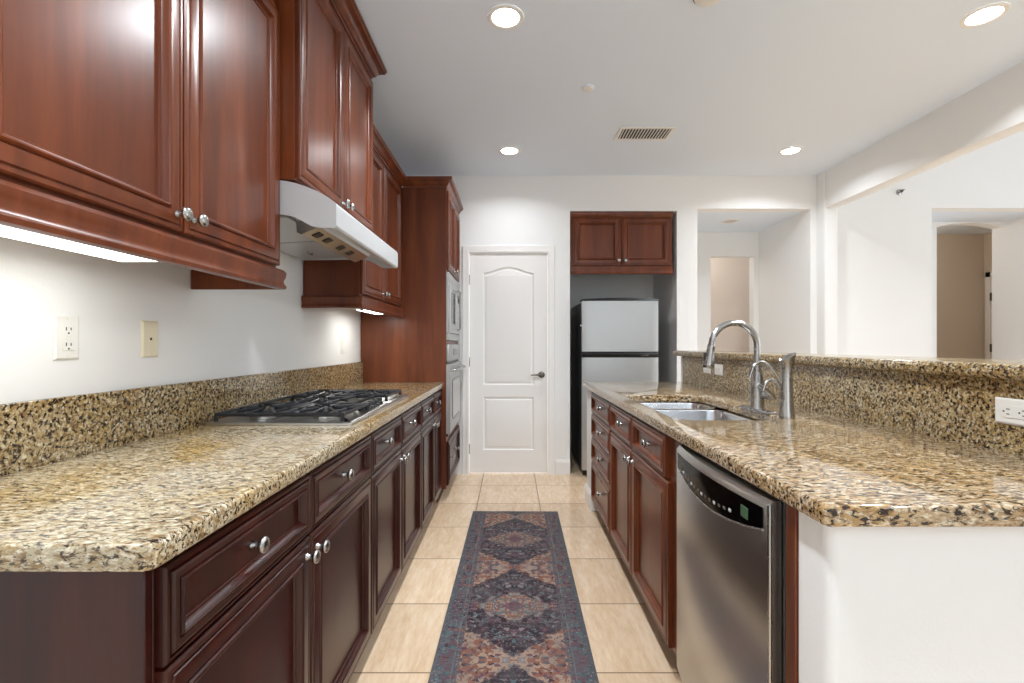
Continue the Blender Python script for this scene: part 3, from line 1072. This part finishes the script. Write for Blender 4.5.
# ------------------------------------------------------------------ sink
t = thing('sink', 'stainless undermount double bowl sink in the island worktop', 'sink', (0, 0, .65))


def bowl(y0, y1, x0, x1, dep, name):
    top = .8695 - .65
    m = MB()
    lp = rrect(x0, y0, x1, y1, .07, 8)
    m.rings([[(x, y, top) for x, y in inset(lp, -.022)], [(x, y, top) for x, y in lp], [(x, y, top - .006) for x, y in inset(lp, .003)],
             [(x, y, top - dep + .03) for x, y in inset(lp, .012)], [(x, y, top - dep + .008) for x, y in inset(lp, .022)],
             [(x, y, top - dep) for x, y in inset(lp, .045)]])
    o = m.build(name, M['sink'], t, 60)
    cx, cy = (x0 + x1) / 2 + .06, (y0 + y1) / 2
    MB().lathe([(.045, .001), (.043, .004), (.032, .003), (.02, .001), (.001, .0005)], (cx, cy, top - dep), (0, 0, 1), 24).build('drain', M['nickel'], o)
    return o


bowl(1.855, 2.400, .650, 1.035, .19, 'bowl')
bowl(2.450, 2.695, .650, 1.04, .15, 'bowl')

# ------------------------------------------------------------------ faucet and dispenser
t = thing('faucet', 'tall gooseneck pull-down kitchen faucet in brushed nickel behind the sink', 'faucet', (1.072, 2.10, .91))
lp = rrect(-.03, -.13, .03, .13, .03, 8)
m = MB().rings([[(x, y, .0005) for x, y in lp], [(x, y, .006) for x, y in lp], [(x, y, .009) for x, y in inset(lp, .004)]], True, True)
m.build('base_plate', M['nickel'], t)
MB().lathe([(.030, .009), (.028, .018), (.027, .10), (.0255, .13), (.019, .155), (.017, .17)], (0, 0, 0), (0, 0, 1), 24).build('body', M['nickel'], t, 50)
R = .104
pts = [(0, 0, .168), (0, 0, .24)]
for k in range(0, 15):
    a = PI * k / 14 * .97
    pts.append((-R + R * math.cos(a), -.02 * k / 14, .278 + R * math.sin(a)))
m = MB().tube(pts, .0135, 14)
m.build('spout', M['nickel'], t, 60)
ex, ey, ez = pts[-1]
h = MB().lathe([(.0150, 0), (.0165, -.012), (.0155, -.016), (.019, -.05), (.0235, -.085), (.0235, -.100), (.020, -.104)], (ex, ey, ez), (.16, 0, 1), 20).build('spray_head', M['nickel'], t, 50)
MB().box(ex - .034, ey - .006, ez - .075, ex - .018, ey + .006, ez - .035, .003, 2).build('spray_button', M['black'], h)
hb = MB().lathe([(.016, 0), (.018, .020), (.021, .032), (.020, .044), (.012, .052)], (.012, -.012, .070), (.75, -.55, -.1), 18).build('handle_hub', M['nickel'], t, 50)
MB().tube([(.052, -.046, .056), (.036, -.054, .070), (.004, -.062, .094), (-.032, -.068, .120)], [.009, .012, .0115, .008], 12).build('lever', M['nickel'], t, 60)

t = thing('water_dispenser', 'slim flared brushed nickel water dispenser with thin curved spouts beside the faucet', 'water dispenser', (1.078, 1.885, .91))
m = MB()
prof = [(.030, .0005), (.030, .012), (.0265, .03), (.024, .08), (.0225, .12), (.0205, .16), (.0205, .185), (.024, .215), (.030, .240)]
n = 24
loops = []
for i, (r, z) in enumerate(prof):
    lean = 0 if i < 6 else (i - 5) * .0015
    tilt = .55 if i == len(prof) - 1 else (.2 if i == len(prof) - 2 else 0)
    loops.append([(lean + r * math.cos(2 * PI * k / n), r * math.sin(2 * PI * k / n), z + tilt * r * math.cos(2 * PI * k / n)) for k in range(n)])
loops.append([(p[0] * .8 + .001, p[1] * .8, p[2] - .004) for p in loops[-1]])
m.rings(loops, True, True)
m.build('body', M['nickel'], t, 50)
def smooth_path(P, n=5):
    """Catmull-Rom points through P"""
    P = [Vector(p) for p in P]
    Q = [P[0] * 2 - P[1]] + P + [P[-1] * 2 - P[-2]]
    out = []
    for i in range(1, len(Q) - 2):
        a, b, c, d = Q[i - 1], Q[i], Q[i + 1], Q[i + 2]
        for k in range(n):
            q = k / n
            out.append(.5 * ((2 * b) + (c - a) * q + (2 * a - 5 * b + 4 * c - d) * q * q + (3 * b - a - 3 * c + d) * q ** 3))
    return out + [P[-1]]


MB().tube(smooth_path([(-.016, 0, .135), (-.045, .002, .176), (-.072, .003, .209), (-.097, .004, .220), (-.122, .004, .208), (-.136, .004, .180), (-.142, .004, .157)]),
          .0062, 10).build('spout', M['nickel'], t, 60)
MB().tube(smooth_path([(-.016, .012, .112), (-.034, .014, .140), (-.056, .016, .148), (-.074, .016, .132), (-.084, .016, .103)]), .0062, 10).build('side_spout', M['nickel'], t, 60)

# ------------------------------------------------------------------ refrigerator
FX0, FX1, FY, FH = .632, 1.322, 4.318, 1.60
t = thing('refrigerator', 'stainless top-freezer refrigerator with black sides standing in the wall niche', 'refrigerator', (FX0, FY, 0))
FW = FX1 - FX0
MB().box(0, .062, .055, FW, .80, FH - .02, .006, 2).build('body', M['fridge_side'], t)
MB().box(.01, .05, .012, FW - .01, .30, .054).build('kick_plate', M['black'], t)
for x in (.06, FW - .06):
    for y in (.08, .72):
        MB().lathe([(.02, 0), (.02, .012), (.012, .014), (.012, .056)], (x, y, 0), (0, 0, 1), 12).build('foot', M['black'], t)


def fdoor(z0, z1):
    m = MB()
    loops = []
    for k in range(17):
        u = k / 16
        y = .010 - .010 * (1 - (2 * u - 1) ** 2)
        e = .010 if k in (0, 16) else 0
        x = u * FW
        loops.append([(x, .060, z0), (x, y + e, z0), (x, y + e, z1), (x, .060, z1)])
    return m.rings(loops, True, True)


dr = fdoor(1.132, FH - .012).build('freezer_door', M['steel_light'], t, 50)
MB().box(-.012, .03, 1.36, -.0005, .05, 1.375, .003, 1).build('side_clip', M['white'], dr)
MB().box(.53, .004, 1.097, .60, .0065, 1.105).build('badge', M['nickel'], t)
fdoor(.06, 1.078).build('refrigerator_door', M['steel_light'], t, 50)
m = MB()
loops = []
for k in range(13):
    u = k / 12
    y = .006 - .008 * (1 - (2 * u - 1) ** 2)
    loops.append([(u * FW, .060, 1.082), (u * FW, y + .012, 1.082), (u * FW, y + .006, 1.095), (u * FW, y, 1.108), (u * FW, y + .01, 1.128), (u * FW, .060, 1.128)])
m.rings(loops, True, True)
m.build('handle_strip', M['black'], t, 50)
m = MB()
loops = []
for k in range(13):
    u = k / 12
    q = 1 - (2 * u - 1) ** 2
    y = .006 - .008 * q
    loops.append([(u * FW, .14, FH - .0105), (u * FW, y, FH - .0105), (u * FW, y + .004, FH + .004 + .012 * q), (u * FW, .14, FH + .004 + .014 * q)])
m.rings(loops, True, True)
m.build('top_cap', M['black'], t, 50)

# ------------------------------------------------------------------ outlets and switches
GO = 'wall plates'


def plate(name, label, cat, loc, rot, kind, mat, group=GO, screws=True):
    """upright plate facing -y in its own frame"""
    t = thing(name, label, cat, loc, 0, group)
    t.rotation_euler = rot
    MB().panel(-.035, -.0575, .035, .0575, [(0, -.0005), (0, -.003), (.005, -.0065), (.012, -.0065)]).build('cover_plate', mat, t, 25)
    if kind in ('outlet', 'outlet_horizontal'):
        r = MB().box(-.0165, -.0085, -.0335, .0165, -.0066, .0335, .0008, 1).build('receptacle', mat, t)
        for s in (-1, 1):
            z = s * .020
            for x, hh in ((-.0065, .0045), (.0065, .0035)):
                MB().box(x - .0012, -.0091, z - hh + .002, x + .0012, -.0083, z + hh + .002).build('slot', M['slot'], r, 0)
            MB().lathe([(.0024, -.0083), (.0024, -.0091)], (0, 0, z - .009), (0, 1, 0), 10).build('ground_hole', M['slot'], r)
        if kind == 'outlet':
            for z in (-.0035, .0035):
                MB().box(-.007, -.0098, z - .002, .007, -.0085, z + .002, .0005, 1).build('button', mat, r)
    elif kind == 'jack':
        MB().lathe([(.0045, -.0066), (.0045, -.0072), (.003, -.0074)], (0, 0, 0), (0, 1, 0), 14).build('jack', M['slot'], t)
    elif kind == 'switch':
        MB().box(-.0165, -.0095, -.0335, .0165, -.0066, .0335, .002, 1).build('rocker', mat, t)
    if screws:
        for z in (-.048, .048):
            MB().lathe([(.003, -.0066), (.003, -.0074)], (0, 0, z), (0, 1, 0), 10).build('screw', mat, t)
    return t


RL = (0, 0, PI / 2)
plate('power_outlet', 'white power outlet on the left wall nearest the viewer', 'outlet', (XL, 1.236, 1.217), RL, 'outlet', M['white'])
plate('jack_plate', 'cream wall plate with one small jack hole on the left wall', 'wall plate', (XL, 1.52, 1.216), RL, 'jack', M['cream'])
plate('light_switch', 'white plate on the left wall between cooktop and oven cabinet', 'switch', (XL, 3.25, 1.19), RL, 'switch', M['white'])
RR = (0, PI / 2, -PI / 2)
plate('light_switch', 'horizontal white switch plate at the far end of the island backsplash', 'switch', (1.331, 3.27, 1.035), RR, 'switch', M['white'])
plate('power_outlet', 'horizontal white outlet on the island backsplash behind the faucet spray head', 'outlet', (1.331, 3.085, 1.035), RR, 'outlet_horizontal', M['white'])
plate('power_outlet', 'horizontal white outlet on the island backsplash at the right edge of the photo', 'outlet', (1.331, 1.262, 1.02), RR, 'outlet_horizontal', M['white'])

# ------------------------------------------------------------------ ceiling fittings
GCAN = 'lit recessed ceiling lights'
CLAB = ['lit round recessed ceiling light in front of the range hood cabinet, nearest on the left',
        'lit round recessed ceiling light nearest to the white panel door',
        'lit round recessed ceiling light near the far right corner of the kitchen ceiling',
        'lit round recessed ceiling light nearest on the right, above the island worktop']
for k, (x, y) in enumerate(CAN_SPOTS):
    if k < 4:
        t = thing('recessed_light', CLAB[k], 'ceiling light', (x, y, ZC), 0, GCAN)
        MB().lathe([(.086, -.0005), (.085, -.006), (.076, -.009), (.066, -.006), (.064, -.0012)], (0, 0, 0), (0, 0, 1), 32, False).build('trim_ring', M['white'], t)
        MB().lathe([(.0655, -.0012), (.06, -.004), (.03, -.006), (.001, -.0065)], (0, 0, 0), (0, 0, 1), 32).build('lens', M['lens'], t)
    area('can_lamp', (x, y, ZC - .012), (0, 0, 0), .12, .12, (CAN_POWER * ((.36 if x < 1 else .5) if y > 3 else (1 if x < 1 else 1.35))) if y > .5 else (1.5 if y > -1 else .8), LAMP, 2.55, 'DISK')
t = thing('recessed_light', 'unlit round recessed light in the passage ceiling beside the refrigerator niche', 'ceiling light', (2.215, 4.88, 2.45))
MB().lathe([(.086, -.0005), (.085, -.006), (.076, -.009), (.066, -.006), (.064, -.0012)], (0, 0, 0), (0, 0, 1), 32, False).build('trim_ring', M['white'], t)
MB().lathe([(.0655, -.0012), (.06, -.004), (.03, -.006), (.001, -.0065)], (0, 0, 0), (0, 0, 1), 32).build('lens', M['off_lens'], t)

t = thing('air_vent', 'white rectangular louvred air vent in the kitchen ceiling', 'vent', (.975, 3.54, ZC))
VW, VH = .40, .215
m = MB()
for x0, y0, x1, y1 in ((-VW / 2, -VH / 2, VW / 2, -VH / 2 + .022), (-VW / 2, VH / 2 - .022, VW / 2, VH / 2),
                       (-VW / 2, -VH / 2 + .022, -VW / 2 + .022, VH / 2 - .022), (VW / 2 - .022, -VH / 2 + .022, VW / 2, VH / 2 - .022)):
    m.box(x0, y0, -.008, x1, y1, -.0005, .001, 1)
m.build('frame', M['white'], t)
MB().box(-VW / 2 + .02, -VH / 2 + .02, -.002, VW / 2 - .02, VH / 2 - .02, -.0006).build('backing', M['slot'], t, 0)
for k in range(16):
    x = -VW / 2 + .034 + k * (VW - .068) / 15
    MB().prism([(x - .003, -.0025), (x - .001, -.0025), (x + .004, -.0075), (x + .002, -.0075)], lambda a, z: (a, -VH / 2 + .022, z),
               lambda a, z: (a, VH / 2 - .022, z)).build('louvre', M['white'], t, 0)

t = thing('sprinkler_cap', 'small round sprinkler cover in the ceiling between the lights and the vent', 'sprinkler', (.46, 2.91, ZC))
MB().lathe([(.042, -.0005), (.042, -.003), (.038, -.006), (.001, -.0065)], (0, 0, 0), (0, 0, 1), 28).build('cover', M['ceil'], t)
MB().lathe([(.030, -.0066), (.030, -.009), (.026, -.011), (.001, -.0115)], (0, 0, 0), (0, 0, 1), 28).build('cap', M['white'], t)
t = thing('smoke_detector', 'round white smoke detector at the very top edge of the photo', 'smoke detector', (.87, 2.11, ZC))
MB().lathe([(.070, -.0005), (.070, -.012), (.064, -.028), (.050, -.036), (.001, -.038)], (0, 0, 0), (0, 0, 1), 32).build('housing', M['white'], t)
MB().lathe([(.071, -.0125), (.0715, -.0165), (.071, -.019)], (0, 0, 0), (0, 0, 1), 32, False).build('vent_ring', M['slot'], t)
t = thing('sidewall_sprinkler', 'tiny sprinkler head high on the dining room wall left of the arched hall', 'sprinkler', (3.57, YB, 2.60))
MB().lathe([(.028, -.0005), (.026, -.006), (.012, -.010), (.010, -.03)], (0, 0, 0), (0, 1, 0), 20).build('escutcheon', M['nickel'], t)
MB().box(-.014, -.058, .006, .014, -.028, .010, .001, 1).box(-.003, -.05, -.010, .003, -.028, .007, .001, 1).build('deflector', M['handle_dark'], t)

# ------------------------------------------------------------------ rug
m = MB()
RW, RLn = .604, 2.44
lp = rrect(-RW / 2, -RLn / 2, RW / 2, RLn / 2, .006, 3)
m.rings([[(x, y, 0) for x, y in lp], [(x, y, .005) for x, y in lp], [(x, y, .007) for x, y in inset(lp, .003)]], True, True)
o = m.build('runner_rug', M['rug'], None, 40)
o.location = (.0105, 3.425 - RLn / 2, .0008)
o.rotation_euler = (0, 0, math.radians(-.6))
tag(o, 'long faded medallion runner rug on the tile floor between the cabinets', 'rug')
